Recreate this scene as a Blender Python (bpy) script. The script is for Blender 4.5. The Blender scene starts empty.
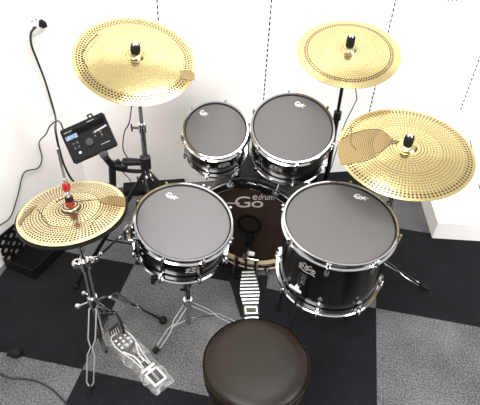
import bpy, bmesh, math, random
from mathutils import Vector as V, Matrix, Quaternion
random.seed(7)
PI = math.pi
S = bpy.context.scene
COL = S.collection
S.view_settings.view_transform = 'Standard'
S.view_settings.look = 'None'
S.view_settings.gamma = 1.0
S.view_settings.exposure = 0.0

# ------------------------------------------------------------------ camera
CAM = V((0.73936, -0.92748, 1.76798))
RX, UP, FW = V((0.9795, 0.1975, 0.0403)), V((-0.158, 0.6281, 0.7619)), V((-0.1252, 0.7526, -0.6464))
FL = 497.87
cd = bpy.data.cameras.new('camera'); cam = bpy.data.objects.new('camera', cd); COL.objects.link(cam)
RXn = RX.normalized(); FWn = (FW - RXn * FW.dot(RXn)).normalized(); UPn = RXn.cross(FWn)
m = Matrix((RXn, UPn, -FWn)).transposed().to_4x4(); m.translation = CAM
cam.matrix_world = m
cd.sensor_width = 36; cd.lens = FL * 36 / 480; cd.clip_start = 0.05
S.camera = cam

def ray(px, py): return (RXn * ((px - 240) / FL) - UPn * ((py - 202.5) / FL) + FWn)
def at(px, py, z=0.0):
    d = ray(px, py); return CAM + d * ((z - CAM.z) / d.z)
def on(px, py, p, n):
    d = ray(px, py); p = V(p); n = V(n); return CAM + d * ((p - CAM).dot(n) / d.dot(n))

# ------------------------------------------------------------------ materials
def nodemat(name):
    m = bpy.data.materials.new(name); m.use_nodes = True
    nt = m.node_tree; b = nt.nodes['Principled BSDF']; return m, nt, b
def N(nt, t, **k):
    n = nt.nodes.new(t)
    for a, v in k.items(): setattr(n, a, v)
    return n
def mth(nt, op, a, b=None, c=None):
    n = nt.nodes.new('ShaderNodeMath'); n.operation = op
    for i, v in enumerate((a, b, c)):
        if v is None: continue
        if isinstance(v, (int, float)): n.inputs[i].default_value = v
        else: nt.links.new(v, n.inputs[i])
    return n.outputs[0]
def simple(name, col, rough=.5, metal=0., noise=0., nscale=40, bump=0., bscale=200, coat=0., spec=None):
    m, nt, b = nodemat(name)
    b.inputs['Roughness'].default_value = rough; b.inputs['Metallic'].default_value = metal
    b.inputs['Base Color'].default_value = (*col, 1)
    if coat: b.inputs['Coat Weight'].default_value = coat; b.inputs['Coat Roughness'].default_value = .08
    if spec is not None: b.inputs['Specular IOR Level'].default_value = spec
    tc = N(nt, 'ShaderNodeTexCoord')
    if noise:
        nz = N(nt, 'ShaderNodeTexNoise'); nz.inputs['Scale'].default_value = nscale; nz.inputs['Detail'].default_value = 4
        nt.links.new(tc.outputs['Object'], nz.inputs['Vector'])
        r = N(nt, 'ShaderNodeValToRGB')
        r.color_ramp.elements[0].color = (*[max(0, c * (1 - noise)) for c in col], 1); r.color_ramp.elements[0].position = .3
        r.color_ramp.elements[1].color = (*[min(1, c * (1 + noise)) for c in col], 1); r.color_ramp.elements[1].position = .7
        nt.links.new(nz.outputs['Fac'], r.inputs['Fac']); nt.links.new(r.outputs['Color'], b.inputs['Base Color'])
    if bump:
        nz = N(nt, 'ShaderNodeTexNoise'); nz.inputs['Scale'].default_value = bscale; nz.inputs['Detail'].default_value = 3
        nt.links.new(tc.outputs['Object'], nz.inputs['Vector'])
        bp = N(nt, 'ShaderNodeBump'); bp.inputs['Strength'].default_value = bump; bp.inputs['Distance'].default_value = .002
        nt.links.new(nz.outputs['Fac'], bp.inputs['Height']); nt.links.new(bp.outputs['Normal'], b.inputs['Normal'])
    return m

M = {}
M['chrome'] = simple('chrome', (.54, .54, .55), .10, 1., noise=.06, nscale=15)
M['satin'] = simple('satin_steel', (.62, .62, .62), .3, 1., noise=.1, nscale=60)
M['darkchrome'] = simple('dark_chrome', (.10, .10, .105), .15, 1., noise=.1)
M['wire'] = simple('bright_wire', (.8, .8, .8), .4, .85, noise=.05)
M['darkmetal'] = simple('black_metal', (.008, .008, .009), .35, 0., noise=.2, nscale=30, spec=.3)
M['rubber'] = simple('black_rubber', (.006, .006, .006), .7, noise=.2, nscale=60, spec=.2)
M['cable'] = simple('cable_jacket', (.006, .006, .006), .5, noise=.2)
M['lacquer'] = simple('black_lacquer', (.004, .004, .0045), .2, noise=.5, nscale=12, spec=.2)
M['bassblack'] = simple('bass_lacquer', (.005, .005, .0055), .25, noise=.3, nscale=14, spec=.08)
M['white_plastic'] = simple('white_plastic', (.85, .85, .84), .4, noise=.02)
M['red'] = simple('red_felt', (.22, .01, .01), .6, noise=.2)
M['redplastic'] = simple('red_plastic', (.30, .008, .008), .3, noise=.1)
M['wood'] = simple('pale_wood', (.62, .47, .27), .5, noise=.15, nscale=25)
M['basshead'] = simple('brown_head', (.024, .016, .011), .5, noise=.3, nscale=6, spec=.15)
M['printgrey'] = simple('grey_print', (.42, .40, .38), .6, noise=.05)
M['printwhite'] = simple('white_print', (.8, .8, .8), .6, noise=.05)
M['vinyl'] = simple('black_vinyl', (.012, .0085, .006), .40, noise=.25, nscale=9, bump=.3, bscale=160, spec=.22)
M['module'] = simple('module_case', (.006, .0065, .008), .5, noise=.15, nscale=50, spec=.1)
M['buttons'] = simple('module_buttons', (.02, .02, .022), .45, noise=.1, spec=.3)
M['dark'] = simple('dark_slot', (.003, .003, .003), .8, noise=.1, spec=.1)
M['crate'] = simple('black_plastic', (.005, .005, .005), .6, noise=.2, spec=.15)
m, nt, b = nodemat('screen'); b.inputs['Base Color'].default_value = (.05, .09, .16, 1)
tc = N(nt, 'ShaderNodeTexCoord'); nz = N(nt, 'ShaderNodeTexNoise'); nz.inputs['Scale'].default_value = 120
nt.links.new(tc.outputs['Object'], nz.inputs['Vector'])
r = N(nt, 'ShaderNodeValToRGB'); r.color_ramp.elements[0].color = (.05, .12, .3, 1); r.color_ramp.elements[1].color = (.7, .85, 1, 1)
r.color_ramp.elements[0].position = .42; r.color_ramp.elements[1].position = .6
nt.links.new(nz.outputs['Fac'], r.inputs['Fac']); nt.links.new(r.outputs['Color'], b.inputs['Emission Color'])
b.inputs['Emission Strength'].default_value = .55; M['screen'] = m

def head_mat(name, col):            # woven mesh drum head
    m, nt, b = nodemat(name)
    tc = N(nt, 'ShaderNodeTexCoord'); mp = N(nt, 'ShaderNodeMapping'); mp.inputs['Rotation'].default_value = (0, 0, .12)
    nt.links.new(tc.outputs['Object'], mp.inputs['Vector'])
    wv = N(nt, 'ShaderNodeTexWave'); wv.inputs['Scale'].default_value = 75; wv.inputs['Distortion'].default_value = .6
    wv.inputs['Detail'].default_value = 1
    nt.links.new(mp.outputs['Vector'], wv.inputs['Vector'])
    nz = N(nt, 'ShaderNodeTexNoise'); nz.inputs['Scale'].default_value = 5
    nt.links.new(tc.outputs['Object'], nz.inputs['Vector'])
    s = mth(nt, 'ADD', mth(nt, 'MULTIPLY', wv.outputs['Fac'], .5), mth(nt, 'MULTIPLY', nz.outputs['Fac'], .5))
    r = N(nt, 'ShaderNodeValToRGB')
    r.color_ramp.elements[0].color = (*[c * .88 for c in col], 1); r.color_ramp.elements[1].color = (*[c * 1.12 for c in col], 1)
    nt.links.new(s, r.inputs['Fac']); nt.links.new(r.outputs['Color'], b.inputs['Base Color'])
    b.inputs['Roughness'].default_value = .5
    b.inputs['Specular IOR Level'].default_value = .4
    return m
M['head'] = head_mat('mesh_head', (.082, .076, .077))
M['head_snare'] = head_mat('mesh_head_pale', (.125, .118, .122))

def cymbal_mat(name, Rr, dr, n0, phase, hr_in, hr_out, rim0, rim1, inner_mix, col=(.93, .77, .42), rough=.22, start=.0, twist=0.):
    m, nt, b = nodemat(name)
    tc = N(nt, 'ShaderNodeTexCoord'); sp = N(nt, 'ShaderNodeSeparateXYZ'); nt.links.new(tc.outputs['Object'], sp.inputs[0])
    x, y = sp.outputs[0], sp.outputs[1]
    rr = mth(nt, 'SQRT', mth(nt, 'ADD', mth(nt, 'MULTIPLY', x, x), mth(nt, 'MULTIPLY', y, y)))
    th = mth(nt, 'ARCTAN2', y, x)
    q = mth(nt, 'DIVIDE', rr, dr); i = mth(nt, 'FLOOR', q); fr = mth(nt, 'SUBTRACT', mth(nt, 'SUBTRACT', q, i), .5)
    far = mth(nt, 'GREATER_THAN', i, Rr * .48 / dr)
    n = mth(nt, 'ADD', n0 // 2, mth(nt, 'MULTIPLY', far, n0 - n0 // 2))
    a = mth(nt, 'ADD', mth(nt, 'MULTIPLY', mth(nt, 'DIVIDE', th, 2 * PI), n), mth(nt, 'MULTIPLY', i, phase))
    fa = mth(nt, 'SUBTRACT', mth(nt, 'FRACT', a), .5)
    dx = mth(nt, 'MULTIPLY', fr, dr)
    dy = mth(nt, 'MULTIPLY', fa, mth(nt, 'DIVIDE', mth(nt, 'MULTIPLY', rr, 2 * PI), n))
    d = mth(nt, 'SQRT', mth(nt, 'ADD', mth(nt, 'MULTIPLY', dx, dx), mth(nt, 'MULTIPLY', dy, dy)))
    rim = mth(nt, 'MULTIPLY', mth(nt, 'GREATER_THAN', rr, rim0 * Rr), mth(nt, 'LESS_THAN', rr, rim1 * Rr))
    inner = mth(nt, 'MULTIPLY', mth(nt, 'GREATER_THAN', rr, start * Rr), mth(nt, 'LESS_THAN', rr, rim0 * Rr))
    rad = mth(nt, 'ADD', mth(nt, 'MULTIPLY', rim, hr_out), mth(nt, 'MULTIPLY', inner, hr_in))
    hole = mth(nt, 'LESS_THAN', d, rad)
    fac = mth(nt, 'MULTIPLY', hole, mth(nt, 'ADD', rim, mth(nt, 'MULTIPLY', inner, inner_mix)))
    # metal: faint lathe rings + blotches
    nz = N(nt, 'ShaderNodeTexNoise'); nz.inputs['Scale'].default_value = 14; nz.inputs['Detail'].default_value = 3
    nt.links.new(tc.outputs['Object'], nz.inputs['Vector'])
    r = N(nt, 'ShaderNodeValToRGB')
    r.color_ramp.elements[0].color = (*[c * .9 for c in col], 1); r.color_ramp.elements[1].color = (*[min(1, c * 1.08) for c in col], 1)
    nt.links.new(nz.outputs['Fac'], r.inputs['Fac'])
    mx = N(nt, 'ShaderNodeMix', data_type='RGBA'); nt.links.new(fac, mx.inputs[0])
    nt.links.new(r.outputs['Color'], mx.inputs[6]); mx.inputs[7].default_value = (.045, .025, .008, 1)
    nt.links.new(mx.outputs[2], b.inputs['Base Color'])
    nt.links.new(mth(nt, 'SUBTRACT', 1., fac), b.inputs['Metallic'])
    b.inputs['Roughness'].default_value = rough
    bn = N(nt, 'ShaderNodeTexNoise'); bn.inputs['Scale'].default_value = 22
    nt.links.new(tc.outputs['Object'], bn.inputs['Vector'])
    bp = N(nt, 'ShaderNodeBump'); bp.inputs['Strength'].default_value = .12; bp.inputs['Distance'].default_value = .004
    nt.links.new(bn.outputs['Fac'], bp.inputs['Height']); nt.links.new(bp.outputs['Normal'], b.inputs['Normal'])
    return m

# carpet: square tiles, light and charcoal
T = .565
m, nt, b = nodemat('carpet_tiles')
tc = N(nt, 'ShaderNodeTexCoord'); sp = N(nt, 'ShaderNodeSeparateXYZ'); nt.links.new(tc.outputs['Object'], sp.inputs[0])
ix = mth(nt, 'FLOOR', mth(nt, 'DIVIDE', sp.outputs[0], T)); iy = mth(nt, 'FLOOR', mth(nt, 'DIVIDE', sp.outputs[1], T))
par = mth(nt, 'PINGPONG', mth(nt, 'ADD', ix, iy), 1)
nz = N(nt, 'ShaderNodeTexNoise'); nz.inputs['Scale'].default_value = 160; nz.inputs['Detail'].default_value = 3; nz.inputs['Roughness'].default_value = .8
nt.links.new(tc.outputs['Object'], nz.inputs['Vector'])
nb = N(nt, 'ShaderNodeTexNoise'); nb.inputs['Scale'].default_value = 5; nb.inputs['Detail'].default_value = 5
nt.links.new(tc.outputs['Object'], nb.inputs['Vector'])
mixn = mth(nt, 'ADD', mth(nt, 'MULTIPLY', nz.outputs['Fac'], .8), mth(nt, 'MULTIPLY', nb.outputs['Fac'], .2))
rl = N(nt, 'ShaderNodeValToRGB'); rl.color_ramp.elements[0].position = .40; rl.color_ramp.elements[1].position = .60
rl.color_ramp.elements[0].color = (.032, .032, .033, 1); rl.color_ramp.elements[1].color = (.175, .175, .178, 1)
rd = N(nt, 'ShaderNodeValToRGB'); rd.color_ramp.elements[0].position = .40; rd.color_ramp.elements[1].position = .62
rd.color_ramp.elements[0].color = (.0025, .0027, .0032, 1); rd.color_ramp.elements[1].color = (.0135, .0142, .018, 1)
nt.links.new(mixn, rl.inputs['Fac']); nt.links.new(mixn, rd.inputs['Fac'])
mx = N(nt, 'ShaderNodeMix', data_type='RGBA'); nt.links.new(par, mx.inputs[0])
nt.links.new(rl.outputs['Color'], mx.inputs[6]); nt.links.new(rd.outputs['Color'], mx.inputs[7])
nt.links.new(mx.outputs[2], b.inputs['Base Color']); b.inputs['Roughness'].default_value = .95
b.inputs['Specular IOR Level'].default_value = .15
bp = N(nt, 'ShaderNodeBump'); bp.inputs['Strength'].default_value = .5; bp.inputs['Distance'].default_value = .003
nt.links.new(nz.outputs['Fac'], bp.inputs['Height']); nt.links.new(bp.outputs['Normal'], b.inputs['Normal'])
M['carpet'] = m
M['wall'] = simple('white_wall_paint', (.935, .90, .865), .7, noise=.015, nscale=6, bump=.05, bscale=90)
M['step'] = simple('white_step_paint', (.88, .85, .82), .6, noise=.03, nscale=8)
# clear plastic bag
m, nt, b = nodemat('clear_plastic')
out = nt.nodes['Material Output']
tr = N(nt, 'ShaderNodeBsdfTransparent'); tr.inputs[0].default_value = (.93, .93, .93, 1)
b.inputs['Base Color'].default_value = (.8, .8, .8, 1); b.inputs['Roughness'].default_value = .15
tc = N(nt, 'ShaderNodeTexCoord'); nz = N(nt, 'ShaderNodeTexNoise'); nz.inputs['Scale'].default_value = 22; nz.inputs['Distortion'].default_value = 1.2
nt.links.new(tc.outputs['Object'], nz.inputs['Vector'])
bp = N(nt, 'ShaderNodeBump'); bp.inputs['Strength'].default_value = 1; bp.inputs['Distance'].default_value = .012
nt.links.new(nz.outputs['Fac'], bp.inputs['Height']); nt.links.new(bp.outputs['Normal'], b.inputs['Normal'])
r = N(nt, 'ShaderNodeValToRGB'); r.color_ramp.elements[0].position = .5; r.color_ramp.elements[0].color = (.08,) * 3 + (1,)
r.color_ramp.elements[1].position = .75; r.color_ramp.elements[1].color = (.42,) * 3 + (1,)
nt.links.new(nz.outputs['Fac'], r.inputs['Fac'])
ms = N(nt, 'ShaderNodeMixShader'); nt.links.new(r.outputs['Color'], ms.inputs[0])
nt.links.new(tr.outputs[0], ms.inputs[1]); nt.links.new(b.outputs[0], ms.inputs[2]); nt.links.new(ms.outputs[0], out.inputs[0])
M['bag'] = m

# ------------------------------------------------------------------ mesh builder
def frame(z):
    z = V(z).normalized(); a = V((1, 0, 0)) if abs(z.x) < .9 else V((0, 1, 0))
    y = z.cross(a).normalized(); x = y.cross(z); return x, y, z
def catmull(P, k=6):
    P = [V(p) for p in P]; Q = [P[0] * 2 - P[1]] + P + [P[-1] * 2 - P[-2]]; o = []
    for i in range(1, len(Q) - 2):
        a, b_, c, d = Q[i - 1:i + 3]
        for j in range(k):
            t = j / k
            o.append(.5 * ((2 * b_) + (c - a) * t + (2 * a - 5 * b_ + 4 * c - d) * t * t + (3 * b_ - a - 3 * c + d) * t ** 3))
    return o + [P[-1]]
class MB:
    def __init__(s, X=None): s.v = []; s.f = []; s.X = X or Matrix.Identity(4)
    def add(s, vs, fs):
        o = len(s.v); s.v += [s.X @ V(p) for p in vs]; s.f += [tuple(i + o for i in f) for f in fs]; return s
    def box(s, c, sz, R=None, bev=0):
        bm = bmesh.new(); bmesh.ops.create_cube(bm, size=1)
        for v in bm.verts: v.co = V((v.co.x * sz[0], v.co.y * sz[1], v.co.z * sz[2]))
        if bev: bmesh.ops.bevel(bm, geom=bm.edges[:], offset=bev, segments=2, affect='EDGES')
        R = R or Matrix.Identity(3)
        bm.verts.index_update()
        s.add([V(c) + R @ v.co for v in bm.verts], [[v.index for v in f.verts] for f in bm.faces]); bm.free(); return s
    def tube(s, P, r, n=10, smooth=False, closed=False):
        P = catmull(P) if smooth else [V(p) for p in P]
        L = len(P); rs = r if isinstance(r, (list, tuple)) else [r] * L
        if len(rs) != L: rs = [rs[0] + (rs[-1] - rs[0]) * i / (L - 1) for i in range(L)]
        vs = []; x = None
        for i, p in enumerate(P):
            if closed: t = P[(i + 1) % L] - P[i - 1]
            else: t = P[min(i + 1, L - 1)] - P[max(i - 1, 0)]
            if t.length < 1e-9: t = V((0, 0, 1))
            t.normalize()
            if x is None: x = frame(t)[0]
            x = (x - t * x.dot(t)); x = x.normalized() if x.length > 1e-6 else frame(t)[0]
            y = t.cross(x)
            vs += [p + (x * math.cos(2 * PI * k / n) + y * math.sin(2 * PI * k / n)) * rs[i] for k in range(n)]
        fs = []
        for i in range(L if closed else L - 1):
            j = (i + 1) % L
            fs += [(i * n + k, i * n + (k + 1) % n, j * n + (k + 1) % n, j * n + k) for k in range(n)]
        if not closed: fs += [tuple(range(n))[::-1], tuple((L - 1) * n + k for k in range(n))]
        return s.add(vs, fs)
    def lathe(s, prof, n=64, c=(0, 0, 0), ax=(0, 0, 1), closed=False, a0=0, a1=2 * PI):
        x, y, z = (V((1, 0, 0)), V((0, 1, 0)), V((0, 0, 1))) if tuple(ax) == (0, 0, 1) else frame(ax)
        c = V(c); full = abs(a1 - a0 - 2 * PI) < 1e-6; m_ = n if full else n + 1
        vs = []
        for k in range(m_):
            a = a0 + (a1 - a0) * k / n
            for (r_, h) in prof: vs.append(c + (x * math.cos(a) + y * math.sin(a)) * r_ + z * h)
        L = len(prof); fs = []
        for k in range(n):
            k2 = (k + 1) % m_
            for i in range(L if closed else L - 1):
                j = (i + 1) % L
                fs.append((k * L + i, k2 * L + i, k2 * L + j, k * L + j))
        if not full and closed: fs += [tuple(range(L)), tuple(n * L + i for i in range(L))[::-1]]
        return s.add(vs, fs)
    def ball(s, c, r, n=12, sq=(1, 1, 1)):
        c = V(c); vs = [c + V((0, 0, r * sq[2]))]; m_ = n // 2
        for i in range(1, m_):
            for k in range(n):
                a = PI * i / m_; b_ = 2 * PI * k / n
                vs.append(c + V((math.sin(a) * math.cos(b_) * r * sq[0], math.sin(a) * math.sin(b_) * r * sq[1], math.cos(a) * r * sq[2])))
        vs.append(c - V((0, 0, r * sq[2]))); e = len(vs) - 1
        fs = [(0, 1 + k, 1 + (k + 1) % n) for k in range(n)]
        for i in range(m_ - 2):
            fs += [(1 + i * n + k, 1 + (i + 1) * n + k, 1 + (i + 1) * n + (k + 1) % n, 1 + i * n + (k + 1) % n) for k in range(n)]
        fs += [(e, 1 + (m_ - 2) * n + (k + 1) % n, 1 + (m_ - 2) * n + k) for k in range(n)]
        return s.add(vs, fs)
    def prism(s, poly, z0, z1):
        n = len(poly)
        return s.add([(p[0], p[1], z0) for p in poly] + [(p[0], p[1], z1) for p in poly],
                     [tuple(range(n))[::-1], tuple(range(n, 2 * n))] + [(i, (i + 1) % n, n + (i + 1) % n, n + i) for i in range(n)])
    def build(s, name, mat, parent=None, label=None, sharp=35):
        me = bpy.data.meshes.new(name)
        vs = s.v
        if parent is not None:
            pass
        me.from_pydata([tuple(v) for v in vs], [], s.f); me.update()
        bm = bmesh.new(); bm.from_mesh(me); bmesh.ops.remove_doubles(bm, verts=bm.verts, dist=1e-6)
        bmesh.ops.recalc_face_normals(bm, faces=bm.faces); bm.to_mesh(me); bm.free()
        me.materials.append(M[mat] if isinstance(mat, str) else mat)
        me.polygons.foreach_set('use_smooth', [True] * len(me.polygons))
        me.set_sharp_from_angle(angle=math.radians(sharp))
        o = bpy.data.objects.new(name, me); COL.objects.link(o)
        if parent is not None: o.parent = parent
        if label: o['label'] = label
        return o
def thing(name, loc, label, cat, group=None, rot=None):
    o = bpy.data.objects.new(name, None); COL.objects.link(o); o.empty_display_size = .05
    o.location = loc; o.rotation_mode = 'QUATERNION'
    if rot is not None: o.rotation_quaternion = rot
    o['label'] = label; o['category'] = cat
    if group: o['group'] = group
    return o
def tag(o, label, cat, group=None):
    o['label'] = label; o['category'] = cat
    if group: o['group'] = group
    return o
def mb_at(root):                    # builder whose input is in world coordinates, output local to root
    L = Matrix.Translation(root.location) @ root.rotation_quaternion.to_matrix().to_4x4()
    return MB(L.inverted())
def tilt(ax, ay): return V((0, 0, 1)).rotation_difference(V((ax, ay, 1)).normalized())
def struct(name, mb, mat):
    o = mb.build(name, mat); o['kind'] = 'structure'; return o
def text_mesh(body, x0, x1, y0, y1, z=0., thick=.0006, shear=0.):   # lettering stretched into a rectangle
    cu = bpy.data.curves.new('t', 'FONT'); cu.body = body; cu.shear = shear; cu.extrude = .02
    o = bpy.data.objects.new('t', cu); COL.objects.link(o)
    dg = bpy.context.evaluated_depsgraph_get(); dg.update()
    me = bpy.data.meshes.new_from_object(o.evaluated_get(dg))
    xs = [v.co.x for v in me.vertices]; ys = [v.co.y for v in me.vertices]
    ax, bx, ay, by = min(xs), max(xs), min(ys), max(ys)
    vs = [V((x0 + (v.co.x - ax) / (bx - ax) * (x1 - x0), y0 + (v.co.y - ay) / (by - ay) * (y1 - y0), z + (thick if v.co.z > 0 else 0))) for v in me.vertices]
    fs = [tuple(p.vertices) for p in me.polygons]
    bpy.data.objects.remove(o); bpy.data.curves.remove(cu); bpy.data.meshes.remove(me)
    return vs, fs

# ------------------------------------------------------------------ the room
struct('floor', MB().box((.9, -.4, -.05), (7.4, 6.4, .1)), 'carpet')
TB = V((.9337, .3583, 0)); NB = V((.3583, -.9337, 0)); PB = V((-.445, 1.033, 0))     # back wall
TL = V((.2263, .9741, 0)); NL = V((.9741, -.2263, 0))                               # left wall
def wall(name, p, t, n, a0, a1, h=2.6, th=.1):
    p0 = p + t * a0; p1 = p + t * a1; q = -n * th
    mb = MB(); mb.add([p0, p1, p1 + q, p0 + q] + [v + V((0, 0, h)) for v in (p0, p1, p1 + q, p0 + q)],
                      [(0, 3, 2, 1), (4, 5, 6, 7), (0, 1, 5, 4), (1, 2, 6, 5), (2, 3, 7, 6), (3, 0, 4, 7)])
    return struct(name, mb, 'wall')
wall('wall_back', PB, TB, NB, -.05, 4.2)
wall('wall_left', PB, TL, NL, -4.2, .1)
def onB(px, py, off=0.): return on(px, py, PB + NB * off, NB)
def onL(px, py, off=0.): return on(px, py, PB + NL * off, NL)
RB = Matrix((TB, -NB, V((0, 0, 1)))).transposed()         # local x along the wall, y into it
RL = Matrix((TL, -NL, V((0, 0, 1)))).transposed()

def seam(i, px, py, zlo, zhi, skip=None):
    p = onB(px, py); p.z = 0; mb = MB(); z = zlo
    while z < zhi:
        L = .016
        mb.box(p + V((0, 0, z + L / 2)) + NB * .0005, (.0058, .003, L), RB); z += .026
    struct('trim_%d' % i, mb, 'dark')
seam(1, 158, 15, .75, 1.6); seam(2, 267.5, 50, .30, 1.6); seam(3, 391, 20, .30, 1.6); seam(4, 474, 73, .385, 1.6)

# low white step by the right
a = at(432, 238); b_ = at(482, 241.2); f1 = (b_ - a).normalized(); g1 = V((-f1.y, f1.x, 0))
g1 = (at(421, 202) - a).normalized()
st = MB(); p1 = a + f1 * 1.4; k1 = a + g1 * .62; k2 = p1 + g1 * 1.0
hh = .107
st.add([a, p1, k2, k1] + [v + V((0, 0, hh)) for v in (a, p1, k2, k1)], [(0, 3, 2, 1), (4, 5, 6, 7), (0, 1, 5, 4), (1, 2, 6, 5), (2, 3, 7, 6), (3, 0, 4, 7)])
struct('trim_5', st, 'step')

# wall outlets
def outlet(c, R, n, label, dots):
    t = thing('wall_outlet', c, label, 'outlet')
    mb_at(t).box(c + n * .003, (.085, .006, .085), R, .002).build('faceplate', 'white_plastic', t)
    for (dx, dz) in dots:
        mb_at(t).box(c + n * .0062 + R @ V((dx, 0, dz)), (.009, .001, .004), R).build('slot', 'dark', t)
    return t
cO = onL(36, 22); outlet(cO, RL, NL, 'white wall outlet on the left wall with a black plug in it', [(-.026, .012), (-.026, -.012), (-.004, .012)])
cR = onB(452, -1); outlet(cR, RB, NB, 'white wall outlet at the top right of the back wall', [(-.022, -.006), (0, -.006), (.022, -.006)])

# ------------------------------------------------------------------ cables
def cable(name, pts, r, label, cat='cable', smooth=True):
    o = MB().tube(pts, r, 8, smooth).build(name, 'cable'); return tag(o, label, cat)
pc = thing('power_cord', onL(40, 24), 'black power cord with plug hanging down the left wall from the outlet', 'power cord')
pl = mb_at(pc); c = onL(40.5, 23, .006)
pl.add(*(lambda P: (P, [(0, 1, 2, 3), (7, 6, 5, 4), (0, 4, 5, 1), (1, 5, 6, 2), (2, 6, 7, 3), (3, 7, 4, 0)]))(
    [c + RL @ V(v) for v in ((-.014, 0, -.010), (.012, 0, -.016), (.009, 0, .014), (-.005, 0, .013), (-.016, -.026, -.013), (.009, -.026, -.014), (.006, -.026, .008), (-.006, -.026, .006))]))
pl.build('plug', 'rubber', pc)
mb_at(pc).tube([onL(36, 27, .025), onL(31, 33, .02), onL(31.5, 45, .015), onL(37, 60, .015), onL(45, 81, .02), onL(55, 115, .03), at(55.5, 130, .72), at(59.5, 150, .62), at(65, 167, .5), at(73, 181, .35), at(84, 190, .1), at(92, 196, .006)], .0045, 8, True).build('cord', 'cable', pc)

# ------------------------------------------------------------------ drums
def unit(a): return V((math.cos(a), math.sin(a), 0))
def drum(name, c, ax, ay, Rr, d, lugs, off, label, headmat, longlug, logo, skip=()):
    q = tilt(ax, ay); n = V((ax, ay, 1)).normalized(); c = V(c)
    t = thing(name, c - n * d, label, 'drum', rot=q)
    rs = Rr - .012
    MB().lathe([(rs - .006, .01), (rs, .01), (rs, d - .01), (rs - .006, d - .01)], 72, closed=True).build('shell', 'lacquer', t)
    h = MB().lathe([(.0005, d - .006), (Rr - .02, d - .006), (Rr - .012, d - .007), (Rr - .0095, d - .012), (Rr - .012, d - .016), (.0005, d - .012)], 96).build('drum_head', headmat, t)
    MB().lathe([(.0005, .006), (Rr - .012, .006), (Rr - .012, .012), (.0005, .012)], 64).build('bottom_head', 'darkmetal', t)
    for nm, z0, sg in (('top_hoop', d, -1), ('bottom_hoop', 0, 1)):
        prof = [(Rr - .007, 0), (Rr - .001, 0), (Rr, .003), (Rr - .004, .006), (Rr - .004, .02), (Rr + .003, .023), (Rr + .003, .027), (Rr - .008, .027), (Rr - .008, .002)]
        MB().lathe([(r_, z0 + sg * hh_) for r_, hh_ in prof], 96, closed=True).build(nm, 'chrome', t)
    # dark collar just inside the rim
    MB().lathe([(Rr - .0115, d - .0045), (Rr - .008, d - .0035), (Rr - .008, d - .008), (Rr - .0115, d - .008)], 96, closed=True).build('head_collar', 'rubber', t)
    for k in range(lugs):
        a = math.radians(off) + 2 * PI * k / lugs; u = unit(a); R3 = Matrix.Rotation(a, 3, 'Z')
        def p(r_, z): return u * r_ + V((0, 0, z))
        if longlug:
            MB().box(p(rs + .008, d / 2), (.014, .013, d * .42), R3, .004).build('lug', 'chrome', t)
        else:
            MB().box(p(rs + .008, d - .052), (.016, .015, .034), R3, .005).build('lug', 'chrome', t)
            MB().box(p(rs + .008, .052), (.016, .015, .034), R3, .005).build('lug', 'chrome', t)
        for zt, ze in ((d - .002, d - .04), (.002, .04)):
            sg = 1 if zt > ze else -1
            rod = MB().tube([p(Rr + .006, ze), p(Rr + .006, zt)], .0028, 8)
            rod.box(p(Rr + .003, zt - sg * .018), (.014, .013, .011), R3, .003)
            rod.tube([p(Rr + .006, zt - sg * .012), p(Rr + .006, zt + sg * .003)], .0048, 8)
            rod.build('tension_rod', 'chrome', t)
    # small logo printed on the head
    lx, ly = logo
    Li = (Matrix.Translation(t.location) @ q.to_matrix().to_4x4()).inverted()
    P = Li @ on(lx, ly, c - n * .006, n)
    w = Rr * .12
    vs, fs = text_mesh('G', P.x - w, P.x - .1 * w, P.y - .028 * 1, P.y - .028 + .022, d - .006)
    X = Matrix.Translation((0, .017, 0))
    lm = MB(X).add(vs, fs); vs, fs = text_mesh('X', P.x - .1 * w, P.x + .75 * w, P.y - .03, P.y - .012, d - .006); lm.add(vs, fs)
    lm.box((P.x, P.y - .019, d - .0057), (2.3 * w, .002, .0006)); lm.build('lettering', 'printwhite', h)
    return t, n, c, q
def crest(t, rs, deg, z, s=1.):
    # scrollwork badge on a shell
    a0 = math.radians(deg); mb = MB()
    def p(u_, v_): a = a0 + u_ * s / rs; return V((math.cos(a) * (rs + .0015), math.sin(a) * (rs + .0015), z + v_ * s))
    for cx, sg in ((-.017, 1), (0, 1), (.017, -1)):
        mb.tube([p(cx + sg * .008 * (1 - k / 16) * math.cos(k * .62), .009 * (1 - k / 18) * math.sin(k * .62)) for k in range(15)], .0011, 5)
    mb.tube([p(-.024 + .048 * k / 10, -.012 + .002 * math.sin(k)) for k in range(11)], .0009, 5)
    mb.tube([p(-.012 + .024 * k / 10, .013 + .003 * math.sin(k * .9)) for k in range(11)], .0009, 5)
    mb.build('badge', 'printgrey', t)

snare, sn_n, sn_c, _ = drum('snare_drum', (.358, .252, .642), .161, -.137, .166, .14, 8, -97,
    'shallow black snare drum with pale grey mesh head beside the hi-hat', 'head_snare', True, (172, 196))
crest(snare, .154, -60, .07, 1.1)
sm = MB()
R3 = Matrix.Rotation(math.radians(-163), 3, 'Z'); u = unit(math.radians(-163))
sm.box(u * .165 + V((0, 0, .07)), (.02, .03, .07), R3, .004); sm.tube([u * .18 + V((0, 0, .10)), u * .195 + V((0, 0, .075)), u * .19 + V((0, -.01, .03))], .005, 8)
sm.ball(u * .187 + V((0, 0, .055)), .009); sm.box(u * .175 + V((0, 0, .018)), (.02, .022, .014), R3, .003)
sm.build('snare_strainer', 'chrome', snare)
tomL, *_ = drum('rack_tom', (.357, .702, .723), .11, -.516, .13, .185, 6, -93,
    'smaller black rack tom with grey mesh head, left one over the bass drum', 'head', False, (204, 113))
tomR, *_ = drum('rack_tom', (.653, .737, .762), .061, -.448, .162, .185, 6, -75,
    'larger black rack tom with grey mesh head, right one over the bass drum', 'head', False, (300, 104.5))
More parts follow.
